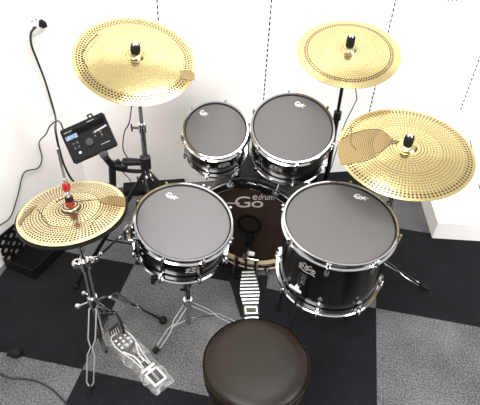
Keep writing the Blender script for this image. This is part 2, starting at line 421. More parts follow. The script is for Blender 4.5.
crest(tomR, .15, -103, .10, 1.1); crest(tomL, .118, -60, .10, 1.0)
ft, ft_n, ft_c, ft_q = drum('floor_tom', (.866, .321, .691), .005, -.083, .188, .285, 8, -97,
    'deep black floor tom with grey mesh head, largest round head in the kit', 'head', False, (361, 197))
crest(ft, .176, -118, .2, 1.3)
for k, deg in enumerate((-119, 48, 140)):
    a = math.radians(deg); u = unit(a); R3 = Matrix.Rotation(a, 3, 'Z')
    br = MB().box(u * .187 + V((0, 0, .15)), (.022, .03, .045), R3, .004)
    br.tube([u * .19 + V((0, 0, .15)), u * .205 + V((0, 0, .15))], .008, 10)
    brk = br.build('leg_bracket', 'chrome', ft)
    side = Matrix.Rotation(a, 3, 'Z') @ V((0, 1, 0))
    wn = MB().tube([u * .205 + V((0, 0, .138)), u * .225 + V((0, 0, .138))], .007, 10)
    wn.box(u * .224 + side * .012 + V((0, 0, .138)), (.006, .024, .014), R3, .003); wn.box(u * .224 - side * .012 + V((0, 0, .138)), (.006, .024, .014), R3, .003)
    wn.build('wing_nut', 'white_plastic', brk, 'cream wing nut')
    top = ft.location + ft_q @ (u * .205 + V((0, 0, .2))); 
    bot = V((top.x, top.y, .0))
    lg = mb_at(ft).tube([top, bot + V((0, 0, .03))], .005, 10).build('leg', 'darkmetal', ft)
    mb_at(ft).lathe([(.0005, .0), (.013, .0), (.012, .02), (.008, .035), (.0005, .035)], 16, c=bot).build('rubber_foot', 'rubber', lg)

# bass drum -----------------------------------------------------
BC = V((.527, .66, .265)); yaw = math.radians(2); bz = V((math.sin(yaw) * -1, -math.cos(yaw), 0)); bxv = V((math.cos(yaw), -math.sin(yaw), 0))
BX = Matrix((bxv, V((0, 0, 1)), bz)).transposed().to_4x4()       # local x right, y up, z towards the drummer
bass = thing('bass_drum', (BC.x, BC.y, 0), 'black bass drum lying behind the foot pedal with brown lettered head', 'drum')
BL = Matrix.Translation((0, 0, BC.z)) @ BX
def bmb(): return MB(BL)
DP = .40
bmb().lathe([(.222, -.02), (.23, -.02), (.23, -DP), (.222, -DP)], 96, closed=True).build('shell', 'bassblack', bass)
bh = bmb().lathe([(.0005, -.002), (.221, -.004), (.221, -.010), (.0005, -.012)], 96).build('batter_head', 'basshead', bass)
bmb().lathe([(.221, .003), (.2285, .006), (.2285, -.012), (.221, -.012)], 96, closed=True).build('batter_rim', 'chrome', bass)
bmb().lathe([(.0005, -DP), (.226, -DP), (.226, -DP - .008), (.0005, -DP - .008)], 64).build('resonant_head', 'darkmetal', bass)
bmb().lathe([(.2295, .008), (.248, .008), (.25, .004), (.25, -.036), (.248, -.04), (.2295, -.04)], 96, closed=True).build('batter_hoop', 'bassblack', bass)
bmb().lathe([(.2505, .003), (.2522, 0), (.2522, -.004), (.2505, -.006)], 96, closed=True).build('hoop_inlay', 'chrome', bass)
bmb().lathe([(.2295, -DP + .025), (.25, -DP + .025), (.25, -DP - .015), (.2295, -DP - .015)], 96, closed=True).build('front_hoop', 'bassblack', bass)
bmb().lathe([(.203, -.002), (.2475, .0105), (.2475, .0085), (.203, -.004)], 40, closed=True, a0=math.radians(-136), a1=math.radians(-44)).build('lit_wood_arc', 'wood', bass, 'pale arc at the bottom of the hoop, painting light on the wood inside the shell')  # beige arc paints the light falling on the wood inside the shell
for k in range(8):
    a = math.radians(22.5 + 45 * k); u = V((math.cos(a), math.sin(a), 0))
    R3 = Matrix.Rotation(a, 3, 'Z')
    bmb().box(u * .238 + V((0, 0, -.09)), (.018, .02, .06), R3, .005).build('lug', 'chrome', bass)
    cl = bmb().tube([u * .256 + V((0, 0, -.09)), u * .256 + V((0, 0, .018))], .0035, 8)
    cl.box(u * .25 + V((0, 0, .008)), (.026, .03, .012), R3, .004); cl.tube([u * .256 + V((0, -.0, .012)), u * .256 + V((0, 0, .026))], .006, 8)
    cl.build('claw', 'chrome', bass)
def b_on(px, py):           # point on the head in drum coordinates
    p = on(px, py, BC, bz); return BX.inverted().to_3x3() @ (p - BC)
def b_text(body, x0, y0, x1, y1, shear=0.):
    vs, fs = text_mesh(body, 0, 1, 0, 1, -.0018, .0008, shear)
    p0_, p1_, p2_ = b_on(x0, y1), b_on(x1, y1), b_on(x0, y0)
    return [V((p0_.x + (p1_.x - p0_.x) * v.x + (p2_.x - p0_.x) * v.y, p0_.y + (p1_.y - p0_.y) * v.x + (p2_.y - p0_.y) * v.y, v.z)) for v in vs], fs
lt = bmb().add(*b_text('G', 235, 196.8, 250, 207.6)).add(*b_text('o', 251.5, 201.4, 263, 207.6)).add(*b_text('e', 252.5, 195.6, 257.2, 200)).add(*b_text('drum', 258.3, 194.2, 274.0, 200, .25))
p = b_on(233, 203.4); p2 = b_on(244, 203.4); lt.box((p.x, p.y, -.0014), (.058, .006, .0008), Matrix.Rotation(math.atan2(p2.y - p.y, p2.x - p.x), 3, 'Z')); lt.build('lettering', 'printgrey', bh)
p = b_on(249.3, 224.5)
bmb().lathe([(.04, -.001), (.056, -.001), (.056, .001), (.04, .001)], 48, c=(p.x, p.y, 0), closed=True).build('patch_ring', 'dark', bh, 'black ring patch where the beater strikes')
bmb().lathe([(.0005, -.0015), (.04, -.0015), (.04, -.0005), (.0005, -.0005)], 48, c=(p.x, p.y, 0)).build('beater_patch', simple('patch_brown', (.014, .010, .008), .5, noise=.2, spec=.15), bh)
for sg in (-1, 1):
    s0 = BC + bxv * sg * .2 - bz * .3 + V((0, 0, -.08)); s1 = V((BC.x, BC.y, 0)) + bxv * sg * .33 - bz * .24 + V((0, 0, .012))
    sp_ = mb_at(bass).tube([s0, s1], .006, 10).build('spur', 'chrome', bass)
    mb_at(bass).ball(s1, .012).build('rubber_tip', 'rubber', sp_)
# tom holder
th_ = thing('tom_holder', BC - bz * .24 + V((0, 0, .235)), 'chrome double tom holder standing on top of the bass drum between the toms', 'tom holder')
base = th_.location.copy()
mb_at(th_).box(base + V((0, 0, .002)), (.10, .07, .014), None, .004).build('base_plate', 'chrome', th_)
mb_at(th_).tube([base, base + V((-.01, -.02, .165))], .0115, 14).build('post', 'chrome', th_)
hub = base + V((-.01, -.02, .15))
mb_at(th_).box(hub, (.06, .035, .05), None, .008).build('clamp', 'darkmetal', th_)
mb_at(th_).tube([hub, hub + V((-.05, -.01, .02)), tomL.location + V((.05, .02, .07))], .008, 10, True).build('arm', 'chrome', th_)
mb_at(th_).tube([hub, hub + V((.05, -.01, .02)), tomR.location + V((-.06, .02, .08))], .008, 10, True).build('arm', 'chrome', th_)
wg = mb_at(th_).tube([hub + V((0, -.015, 0)), hub + V((0, -.04, 0))], .006, 10); wg.box(hub + V((0, -.042, 0)), (.05, .007, .014), None, .003); wg.build('wing_nut', 'chrome', th_)

# ------------------------------------------------------------------ cymbals
def cymbal_prof(Rr, bell, rise, bow, th=.0012):
    P = [(.006, bow + rise)]
    for i in range(1, 9):
        t_ = i / 8; P.append((bell * (.15 + .85 * t_), bow + rise * math.sqrt(max(0, 1 - (.15 + .85 * t_) ** 2)) ** .9))
    for i in range(1, 15):
        t_ = i / 14; P.append((bell + (Rr - bell) * t_, bow * (1 - t_ ** 1.6)))
    return P + [(r_, z - th) for r_, z in reversed(P)]
def cymbal(name, c, ax, ay, Rr, bell, rise, bow, mat, label, group=None):
    o = MB().lathe(cymbal_prof(Rr, bell, rise, bow), 128, closed=True).build(name, mat, sharp=50)
    o.rotation_mode = 'QUATERNION'; o.rotation_quaternion = tilt(ax, ay); o.location = c
    tag(o, label, 'cymbal', group); return o
def surf_patch(cym, poly_px, c, ax, ay, Rr, bell, rise, bow, name, mat, label=None, line=None):
    # a thin plate lying on the bow, traced where it shows
    n = V((ax, ay, 1)).normalized(); q = tilt(ax, ay); Li = (Matrix.Translation(V(c)) @ q.to_matrix().to_4x4()).inverted()
    def zz(r_):
        if r_ < bell: return bow + rise * math.sqrt(max(0, 1 - (r_ / bell) ** 2)) ** .9
        return bow * (1 - ((r_ - bell) / (Rr - bell)) ** 1.6)
    L = [Li @ on(x, y, V(c) + n * bow * .6, n) for x, y in poly_px]
    def lift(v, e=.0012): r_ = min(Rr * .995, math.hypot(v.x, v.y)); return V((v.x, v.y, zz(r_) + e))
    mb = MB()
    if line:
        L2 = catmull([lift(v) for v in L], 4); mb.tube([lift(v, .0006) for v in L2], line, 6)
    else:
        bm = bmesh.new(); f = bm.faces.new([bm.verts.new((v.x, v.y, 0)) for v in L])
        bmesh.ops.triangulate(bm, faces=[f]); bmesh.ops.subdivide_edges(bm, edges=bm.edges[:], cuts=5, use_grid_fill=True)
        bmesh.ops.triangulate(bm, faces=bm.faces[:])
        bm.verts.index_update(); vs = [v.co.copy() for v in bm.verts]; fs = [[v.index for v in f.verts] for f in bm.faces]; k = len(vs); bm.free()
        mb.add([lift(v) for v in vs] + [lift(v, .0004) for v in vs], fs + [[i + k for i in reversed(f)] for f in fs])
    return mb.build(name, mat, cym, label)

GOLD = (.70, .57, .27)
mCL = cymbal_mat('crash_gold', .203, .0092, 100, .5, .0027, .0040, .80, .94, .5, GOLD, .17)
mCR = cymbal_mat('crash_gold_b', .203, .0092, 100, .5, .0029, .0042, .78, .87, .55, GOLD, .18)
mRD = cymbal_mat('ride_gold', .229, .0105, 104, 0., .0031, .0043, .86, .955, .85, GOLD, .18, .2)
mHH = cymbal_mat('hihat_gold', .160, .0082, 84, .28, .0031, .0035, .72, .93, 1., (.72, .61, .36), .2, .08)
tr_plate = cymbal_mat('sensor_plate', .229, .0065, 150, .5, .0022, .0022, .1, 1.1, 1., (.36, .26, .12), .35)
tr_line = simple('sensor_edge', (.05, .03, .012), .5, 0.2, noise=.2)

A = ((.111, .559, 1.042), .236, -.296, .203, .03, .013, .018)
crashL = cymbal('crash_cymbal', *A, mCL, 'round gold perforated crash cymbal above the drum module')
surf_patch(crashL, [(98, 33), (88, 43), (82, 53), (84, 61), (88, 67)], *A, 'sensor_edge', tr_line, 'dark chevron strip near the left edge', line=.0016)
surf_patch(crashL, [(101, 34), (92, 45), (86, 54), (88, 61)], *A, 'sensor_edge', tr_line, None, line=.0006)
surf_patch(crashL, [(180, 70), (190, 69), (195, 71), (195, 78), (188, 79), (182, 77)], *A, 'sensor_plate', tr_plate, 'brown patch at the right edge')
B = ((.819, 1.001, .969), -.013, -.287, .203, .03, .013, .018)
crashR = cymbal('crash_cymbal', *B, mCR, 'gold crash cymbal on the tall dark stand at the back right, smallest in view')
D = ((1.053, .577, .823), -.032, -.157, .229, .036, .016, .02)
ride = cymbal('ride_cymbal', *D, mRD, 'large gold perforated ride cymbal beside the floor tom')
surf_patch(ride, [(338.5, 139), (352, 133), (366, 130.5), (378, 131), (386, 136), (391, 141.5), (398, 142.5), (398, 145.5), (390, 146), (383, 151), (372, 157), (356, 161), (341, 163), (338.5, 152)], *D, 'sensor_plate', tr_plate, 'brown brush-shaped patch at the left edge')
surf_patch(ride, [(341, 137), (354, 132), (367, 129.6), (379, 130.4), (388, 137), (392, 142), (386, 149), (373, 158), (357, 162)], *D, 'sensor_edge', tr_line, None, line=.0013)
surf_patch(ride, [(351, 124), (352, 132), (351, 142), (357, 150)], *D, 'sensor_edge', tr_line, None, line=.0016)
Hh = ((.060, .085, .760), -.087, .0445, .160, .03, .014, .01)
hat = thing('hi_hat_cymbals', Hh[0], 'pair of hi-hat cymbals, perforated gold on top of black, at far left', 'cymbal')
qh = tilt(-.087, .0445); hat.rotation_quaternion = qh
ho = MB().lathe(cymbal_prof(.160, .03, .014, .01), 128, closed=True).build('top_cymbal', mHH, hat, 'perforated gold top cymbal', sharp=50)
MB().lathe([(.008, -.03), (.03, -.028), (.158, -.006), (.166, -.004), (.166, -.011), (.157, -.013), (.03, -.036), (.008, -.04)], 96, closed=True).build('bottom_cymbal', 'rubber', hat, 'black bottom cymbal')
Hn = Hh[1:]
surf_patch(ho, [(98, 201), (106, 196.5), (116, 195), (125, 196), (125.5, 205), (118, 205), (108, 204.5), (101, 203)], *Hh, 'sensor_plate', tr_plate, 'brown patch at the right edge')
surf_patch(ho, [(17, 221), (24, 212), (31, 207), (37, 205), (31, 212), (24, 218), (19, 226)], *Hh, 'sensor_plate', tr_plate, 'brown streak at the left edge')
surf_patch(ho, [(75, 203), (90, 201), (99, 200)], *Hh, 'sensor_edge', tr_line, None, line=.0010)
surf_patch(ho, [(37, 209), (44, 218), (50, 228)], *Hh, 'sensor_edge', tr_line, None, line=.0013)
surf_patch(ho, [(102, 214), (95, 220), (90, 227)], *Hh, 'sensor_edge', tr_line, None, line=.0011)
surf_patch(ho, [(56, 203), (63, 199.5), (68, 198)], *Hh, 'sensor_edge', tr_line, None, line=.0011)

# ------------------------------------------------------------------ stands
def wire_leg(mb, p0, p1, w=.013, r_=.0022, n=2):
    # double rod leg that opens, pinches and opens again
    p0, p1 = V(p0), V(p1); t = (p1 - p0); s = t.cross(V((0, 0, 1))).normalized()
    ks = [0, .06, .2, .4, .5, .6, .78, .93, 1]; ws = [.4, 1, 1, 1, .22, 1, 1, 1, .1]
    for sg in (-1, 1): mb.tube([p0 + t * k + s * sg * w * w_ for k, w_ in zip(ks, ws)], r_, 8)
    return mb
def foot(root, parent, p, r_=.015):
    mb_at(root).ball(V(p) + V((0, 0, r_ * .95)), r_, 12, (1, 1, .95)).build('rubber_foot', 'rubber', parent)
def holder(t, c, ax, ay, h=.05, off=.03):
    n = V((ax, ay, 1)).normalized(); c = V(c) + n * off; x = mb_at(t)
    x.lathe([(.0005, h), (.012, h), (.0155, h - .005), (.0165, h * .5), (.0165, .003), (.0005, 0)], 20, c=c, ax=n)
    f = x.build('cymbal_felt', 'rubber', t)
    mb_at(t).lathe([(.0005, h + .004), (.008, h + .004), (.0105, h), (.0005, h)], 16, c=c, ax=n).build('cap_nut', 'chrome', f)
    mb_at(t).lathe([(.0005, -.012), (.016, -.012), (.016, -.003), (.0005, -.003)], 20, c=c - n * .014, ax=n).build('lower_felt', 'rubber', f)

# left crash stand
LX, LY = .111, .559
t = thing('cymbal_stand', (LX, LY, 0), 'chrome cymbal stand under the crash cymbal, with the drum module clamped to it', 'stand')
holder(t, A[0], A[1], A[2], .032, .032)
nA = V((A[1], A[2], 1)).normalized()
tp = V(A[0]) - nA * .03
mb_at(t).tube([tp + nA * .06, tp], .004, 8).build('cymbal_rod', 'chrome', t)
mb_at(t).tube([tp, V((LX, LY, .97)), V((LX, LY, .76))], .0075, 12).build('upper_tube', 'chrome', t)
mb_at(t).tube([V((LX, LY, .78)), V((LX, LY, .50))], .0105, 14).build('middle_tube', 'chrome', t)
mb_at(t).tube([V((LX, LY, .52)), V((LX, LY, .10))], .0135, 14).build('lower_tube', 'chrome', t)
for z, rr in ((.775, .015), (.535, .018)):
    cc = mb_at(t).lathe([(.0005, -.018), (rr, -.018), (rr, .018), (.0005, .018)], 18, c=(LX, LY, z)).build('collar', 'chrome', t)
    wb = mb_at(t).tube([V((LX, LY, z)), V((LX - .035, LY - .01, z))], .005, 8); wb.box(V((LX - .036, LY - .01, z)), (.006, .008, .034), None, .002); wb.build('wing_nut', 'chrome', cc)
mb_at(t).lathe([(.0005, -.026), (.021, -.026), (.021, .026), (.0005, .026)], 18, c=(LX, LY, .618)).build('clamp', 'darkmetal', t)
for e in (V((.06, 1.05, .0)), V((-.2, .37, 0)), V((.27, .50, 0))):
    s_ = V((LX, LY, .57)); lg = mb_at(t).box((s_ + e) / 2 + V((0, 0, .012)), (.016, .006, (s_ - e).length), (e - s_).to_track_quat('Z', 'X').to_matrix()).build('leg', 'darkmetal', t)
    mb_at(t).tube([V((LX, LY, .14)), s_ * .45 + e * .55], .004, 8).build('brace', 'darkmetal', lg); foot(t, lg, e)
# module arm
modc = V((-.069, .479, .75))
x = mb_at(t).tube([V((LX, LY, .618)), V((.06, .535, .628)), V((.035, .52, .632))], [.012, .016, .016], 14)
x.build('mount_arm', 'darkmetal', t)
mb_at(t).tube([V((.02, .515, .64)), V((-.005, .52, .60)), V((.05, .545, .575)), V((LX, LY, .575))], .0085, 10, True).build('mount_arm', 'darkmetal', t)
am = mb_at(t).ball(V((.033, .52, .615)), .02, 14).tube([V((.033, .52, .615)), V((-.0, .50, .622))], .013, 12)
am.build('mount_joint', 'darkmetal', t)

# drum module
mr = (RXn * 43.4 + UPn * 19.4).normalized(); md = (RXn * 18.7 - UPn * 32.7); md = (md - mr * md.dot(mr)).normalized()
mn = md.cross(mr).normalized() * 1.0
if mn.dot(FWn) > 0: mn = -mn
RM = Matrix((mr, -md, mn)).transposed()      # x right, y up, z out of the face
mod = thing('drum_module', modc, 'dark drum sound module with small lit screen, tilted on its stand mount', 'drum module')
def mm(): return MB(RM.to_4x4())
mw, mh = .172, .132
mm().box((0, 0, -.012), (mw, mh, .03), None, .004).build('case', 'module', mod)
mm().box((.018, .036, .0035), (mw * .72, .022, .002)).build('display_bar', 'dark', mod)
mm().box((-.052, .026, .0045), (.045, .015, .0025)).build('screen', 'screen', mod, 'lit blue screen')
mm().box((.056, .012, .0035), (.05, .006, .0016), Matrix.Rotation(.12, 3, 'Z')).build('highlight_strip', 'printgrey', mod)
mm().lathe([(.0005, .012), (.014, .012), (.018, .003), (.0005, .003)], 28, c=(.002, -.017, 0)).build('dial', 'buttons', mod)
k = 0
for (bx_, by_) in ((-.056, -.004), (-.041, -.003), (-.056, -.020), (-.041, -.020), (.028, .006), (.040, .006), (.052, -.002), (.028, -.008), (.052, -.014)):
    mm().box((bx_, by_, .004), (.008, .005, .003), None, .0006).build('button', 'buttons', mod)
    mm().box((bx_, by_ + .005, .0034), (.006, .0012, .0006)).build('button_marking', 'printgrey', mod)
mm().box((-.046, -.038, .004), (.009, .008, .003), None, .0006).build('button', 'printwhite', mod, 'white square button')
vs, fs = text_mesh('edrum', -.074, -.042, .046, .052, .0035); mm().add(vs, fs).build('lettering', 'printgrey', mod)
for x0, x1, y0 in ((.02, .048, .054), (.035, .07, -.042)):
    mm().box(((x0 + x1) / 2, y0, .0034), (x1 - x0, .002, .0006)).build('panel_line', 'printgrey', mod)
mm().box((.026, -.072, -.012), (.03, .03, .02), None, .004).build('mount_plate', 'darkmetal', mod)
mm().tube([V((.03, .066, -.01)), V((.03, .078, -.006)), V((.045, .078, -.006)), V((.045, .066, -.01))], .004, 8).build('cable_hook', 'darkmetal', mod)
# mount neck below the module (part of the stand)
pm = modc + RM @ V((.026, -.085, -.012))
mb_at(t).tube([pm, V((-.0, .50, .622))], .013, 12).build('mount_neck', 'darkmetal', t)
mb_at(t).tube([V((-.0, .50, .64)), V((-.012, .50, .52))], .014, 12).build('mount_neck', 'darkmetal', t)
STL = t
e0 = modc + RM @ V((-.075, .055, -.012))
cable('audio_cable', [e0, at(61, 124, .80), at(57, 121, .77), at(50, 126, .72), at(46, 134, .66), onL(39, 143, .02), onL(42, 158, .015), onL(38, 168, .015), onL(24, 173, .015), onL(18, 195, .012), onL(11, 216, .012), onL(2, 224, .012), onL(-14, 232, .012)], .0028,
      'thin black cable from the module drooping across the left wall')
cable('signal_cable', [tp + V((.0, -.01, -.02)), at(130, 119, .84), at(124.5, 132, .78), at(123, 148, .70), at(127, 157, .64), at(131, 163, .6)], .0022,
      'thin black cable looping from crash cymbal down to the module mount')
cable('signal_cable', [at(117, 160, .62), at(123, 172, .56), at(130, 180, .48), at(132, 190, .3), at(138, 194, .006)], .0018, 'thin black cable dangling below the module mount')

# right crash stand
t = thing('cymbal_stand', (.819, 1.0, 0), 'tall dark cymbal stand rising behind the floor tom at the back', 'stand')
nB = V((B[1], B[2], 1)).normalized(); tp = V(B[0]) - nB * .03; holder(t, B[0], B[1], B[2], .045, .032)
mb_at(t).tube([tp + nB * .06, tp], .004, 8).build('cymbal_rod', 'chrome', t)
mb_at(t).tube([tp, V((.819, 1.0, .88)), V((.822, .995, .66))], .0075, 12).build('upper_tube', 'darkchrome', t)
mb_at(t).tube([V((.822, .995, .70)), V((.828, .99, .05))], .012, 14).build('lower_tube', 'darkchrome', t)
mb_at(t).lathe([(.0005, -.018), (.017, -.018), (.017, .018), (.0005, .018)], 18, c=(.822, .995, .69)).build('collar', 'darkmetal', t)
for e in (V((1.02, 1.16, 0)), V((.84, .76, 0)), V((.80, 1.21, 0))):
    s_ = V((.827, .991, .32)); lg = mb_at(t).tube([s_, e + V((0, 0, .012))], .007, 8).build('leg', 'darkmetal', t); foot(t, lg, e)
cable('signal_cable', [tp + V((.012, -.012, -.01)), at(356.5, 95, .80), at(355, 103, .76), at(349, 115, .70), at(344, 126, .64), at(338, 145, .5), at(331, 168, .32), at(325, 185, .12), at(322, 200, .01)], .0022,
      'thin black cable hanging beside the tall dark stand at the back')

# ride stand
t = thing('cymbal_stand', (1.09, .72, 0), 'chrome stand under the large ride cymbal with splayed legs right of the floor tom', 'stand')
nD = V((D[1], D[2], 1)).normalized(); tp = V(D[0]) - nD * .03; holder(t, D[0], D[1], D[2], .034, .036)
mb_at(t).tube([tp + nD * .06, tp], .004, 8).build('cymbal_rod', 'chrome', t)
mb_at(t).tube([tp, tp + V((.006, .02, -.04)), V((1.09, .715, .56))], .007, 12).build('upper_tube', 'chrome', t)
mb_at(t).tube([V((1.09, .715, .58)), V((1.09, .72, .06))], .012, 14).build('lower_tube', 'chrome', t)
mb_at(t).lathe([(.0005, -.018), (.018, -.018), (.018, .018), (.0005, .018)], 18, c=(1.09, .715, .57)).build('collar', 'chrome', t)
for e in (at(428, 289, .01), V((.90, .78, .0)), V((1.17, 1.02, 0))):
    e.z = 0; s_ = V((1.09, .72, .17)); d_ = (e - s_)
    lg = wire_leg(mb_at(t), s_, e - V((d_.x, d_.y, 0)) * .1 + V((0, 0, .02)), .012).build('leg', 'chrome', t)
    mb_at(t).tube([s_ + d_ * .86 + V((0, 0, .005)), e + V((0, 0, .011))], .011, 10).build('rubber_foot', 'rubber', lg)

# hi-hat stand
HX, HY = .060, .085
t = thing('hi_hat_stand', (HX, HY, 0), 'chrome hi-hat stand at far left with long pull rod and wire legs', 'stand')
def hb(): return mb_at(t)
hb().tube([V((HX, HY, .985)), V((HX, HY, .02))], .0042, 8).build('pull_rod', 'satin', t)
c1 = hb().lathe([(.0005, .0), (.009, 0), (.012, .006), (.012, .02), (.008, .028), (.0005, .03)], 18, c=(HX, HY, .838)).build('clutch', 'redplastic', t, 'red clutch')
hb().lathe([(.0005, 0), (.006, 0), (.006, .016), (.0005, .016)], 16, c=(HX, HY, .866)).build('clutch_sleeve', 'chrome', c1)
hb().lathe([(.0005, 0), (.012, 0), (.012, .012), (.0095, .02), (.0005, .02)], 18, c=(HX, HY, .802)).build('felt', 'rubber', c1)
hb().lathe([(.0005, 0), (.0105, 0), (.0105, .012), (.006, .018), (.0005, .018)], 18, c=(HX, HY, .814)).build('lock_nut', 'chrome', c1)
hb().lathe([(.0005, 0), (.0135, 0), (.0135, .016), (.0005, .016)], 18, c=(HX, HY, .784)).build('felt', 'red', c1, 'red felt washer')
hb().tube([V((HX, HY, .705)), V((HX, HY, .52))], .009, 12).build('upper_tube', 'chrome', t)
hb().lathe([(.0005, .0), (.02, 0), (.02, .006), (.0005, .01)], 18, c=(HX, HY, .702)).build('cymbal_seat', 'rubber', t)
hb().tube([V((HX, HY, .54)), V((HX, HY, .06))], .0125, 14).build('lower_tube', 'chrome', t)
cl = hb().lathe([(.0005, -.02), (.018, -.02), (.019, .0), (.018, .02), (.0005, .02)], 18, c=(HX, HY, .525)).ball(V((HX - .02, HY - .01, .532)), .018, 14)
cl.box(V((HX + .025, HY + .01, .542)), (.03, .018, .02), None, .005); cl = cl.build('clamp', 'chrome', t)
x = hb().tube([V((HX + .03, HY + .0, .542)), V((HX + .045, HY - .0, .555))], .006, 8); x.ball(V((HX + .045, HY, .56)), .010, 10); x.build('wing_nut', 'chrome', cl)
hub = V((HX, HY, .335))
hb().lathe([(.0005, -.022), (.02, -.022), (.022, .0), (.017, .022), (.0005, .022)], 18, c=hub).build('leg_hub', 'chrome', t)
x = hb().tube([hub, hub + V((-.055, -.01, -.035))], .0035, 8); x.box(hub + V((-.060, -.01, -.038)), (.018, .015, .015), None, .003); x.build('knob', 'chrome', t)
x = hb().tube([hub + V((0, 0, .03)), hub + V((-.03, .0, .028))], .0035, 8); x.box(hub + V((-.03, 0, .03)), (.013, .012, .014), None, .003); x.build('knob', 'chrome', t)
for e, w in ((V((.074, -.098, 0)), .0135), (V((.01, .27, 0)), .011)):
    s_ = hub + (e - hub).normalized() * .02; d_ = e - s_
    lg = wire_leg(hb(), s_, s_ + d_ * .9, w, .0026).build('leg', 'wire', t)
    hb().tube([s_ + d_ * .88, e + V((0, 0, .012))], .010, 10).build('rubber_foot', 'rubber', lg)
# right hand leg: wide plate, then black link rod, then foot
e = at(163, 321, .012); e.z = .012
pA = at(116, 292, .25); pB = at(130, 303, .16); pC = at(115, 312, .17)
x = hb().tube([hub + V((.01, 0, 0)), pA, pB], .005, 8).tube([pB, pC, hub + V((.0, 0, -.07))], .004, 8)
lg = x.build('leg', 'chrome', t)
x = hb().tube([pA * .7 + hub * .3 + V((0, 0, -.012)), pB * .9 + pC * .1], .0075, 8); x.build('leg_plate', 'satin', lg)
hb().tube([pB, e + V((0, 0, .004))], .0048, 8).build('leg_rod', 'darkmetal', lg)
dd = (e - pB)
hb().tube([pB + dd * .18, pB + dd * .32], .0085, 10).build('rod_sleeve', 'chrome', lg)
hb().ball(V((e.x, e.y, .017)), .0185, 12).build('rubber_foot', 'rubber', lg)
# pedal frame left on the stand
q0 = at(104, 322, .05); q1 = at(116, 313, .06); q2 = at(124, 334, .03); q3 = at(106, 352, .012); q4 = at(100, 335, .02)
hb().tube([q1, at(121, 323, .045), q2], .006, 8, True).tube([at(108, 318, .06), q0, q4, q3], .006, 8, True).build('pedal_frame', 'darkmetal', t)
fr = hb(); P4 = [at(108, 330, .02), at(118, 322, .03), at(123, 335, .02), at(112, 343, .012)]
fr.add(P4 + [p_ - V((0, 0, .005)) for p_ in P4], [(0, 1, 2, 3), (7, 6, 5, 4), (0, 4, 5, 1), (1, 5, 6, 2), (2, 6, 7, 3), (3, 7, 4, 0)]).build('pedal_heel', 'darkmetal', t)
ws = hb()
for k in range(4):
    a_ = P4[0].lerp(P4[1], .2 + .2 * k) + V((0, 0, .001)); b2 = P4[3].lerp(P4[2], .2 + .2 * k) + V((0, 0, .001))
    ws.tube([a_.lerp(b2, .25), a_.lerp(b2, .7)], .0012, 5)
ws.build('chain_link', 'satin', t)

# snare stand
t = thing('snare_stand', (.358, .252, 0), 'low chrome snare stand with wire tripod legs under the snare drum', 'stand')
hub = V((.358, .252, .205))
def sb(): return mb_at(t)
bc = sn_c - sn_n * .16
sb().tube([hub + V((0, 0, -.13)), V((.358, .252, .40)), bc - sn_n * .03], .011, 12).build('tube', 'chrome', t)
sb().lathe([(.0005, -.02), (.018, -.02), (.018, .02), (.0005, .02)], 18, c=hub).build('leg_hub', 'chrome', t)
c9 = sb().lathe([(.0005, -.02), (.018, -.02), (.018, .02), (.0005, .02)], 18, c=(.358, .252, .33)).build('collar', 'chrome', t)
sb().tube([V((.358, .24, .33)), V((.36, .21, .33))], .006, 8).box(V((.36, .208, .33)), (.034, .006, .012), None, .003).build('wing_nut', 'darkmetal', c9)
sb().tube([V((.358, .252, .12)), V((.358, .252, .07))], .009, 10).build('tube_end', 'rubber', t)
for e in (at(154, 354), at(244, 327), V((.30, .42, 0))):
    e.z = 0; d_ = e - hub
    lg = wire_leg(sb(), hub, hub + d_ * .9, .010, .0024).build('leg', 'wire', t)
    sb().tube([V((.358, .252, .10)), hub + d_ * .5], .0022, 6).build('brace', 'chrome', lg)
    sb().tube([hub + d_ * .87, e + V((0, 0, .013))], .0125, 10).build('rubber_foot', 'rubber', lg)
for deg in (-105, 15, 135):
    u = unit(math.radians(deg)); q = tilt(.161, -.137)
    a0 = bc - sn_n * .03; a1 = bc + q @ (u * .176) ; a2 = a1 + sn_n * .035; 
    ar = sb().tube([a0, a0.lerp(a1, .6) - sn_n * .012, a1, a2], .0045, 8).build('basket_arm', 'darkmetal', t)
    sb().tube([a1, a2 + sn_n * .004], .008, 8).build('rubber_grip', 'rubber', ar)
aa = at(127, 230, .53); bb = at(101, 254, .50)
ad = sb().tube([bc - sn_n * .03, aa, bb], .0048, 8).build('adjusting_rod', 'darkmetal', t)
sb().ball(bb, .0085, 10).ball(at(120.5, 238, .52), .0085, 10).build('rod_end', 'chrome', ad)

# ------------------------------------------------------------------ bass pedal
t = thing('bass_drum_pedal', (.545, .52, 0), 'black bass drum pedal with silver striped footboard between snare and floor tom', 'pedal')
def pb(): return mb_at(t)
hA = at(251.5, 316, .012); tA = at(248, 269, .07)
ax_ = (tA - hA); ln = ax_.length; ax_.normalize(); sx = ax_.cross(V((0, 0, 1))).normalized(); nz_ = sx.cross(ax_)
PM = mb_at(t).X @ (Matrix.Translation(hA) @ Matrix((sx, ax_, nz_)).transposed().to_4x4())
poly = [(-.034, .048), (.034, .048), (.045, .10), (.040, .15), (.029, ln - .02), (.022, ln), (-.022, ln), (-.029, ln - .02), (-.040, .15), (-.045, .10)]
fb = MB(PM).prism(poly, -.004, 0).build('footboard', 'darkmetal', t)
def wid(y):
    for (x0, y0), (x1, y1) in zip([(.034, .048), (.045, .10), (.040, .15), (.029, ln - .02)], [(.045, .10), (.040, .15), (.029, ln - .02), (.022, ln)]):
        if y0 <= y <= y1: return x0 + (x1 - x0) * (y - y0) / max(1e-6, y1 - y0)
    return .022
y = .055
while y < ln - .006:
    MB(PM).box((0, y + .005, .001), (wid(y) * 1.95, .0075, .003)).build('tread', 'satin', fb); y += .0165
MB(PM).box((0, .024, -.002), (.070, .044, .006), None, .002).build('heel_plate', 'darkmetal', t)
hf = MB(PM)
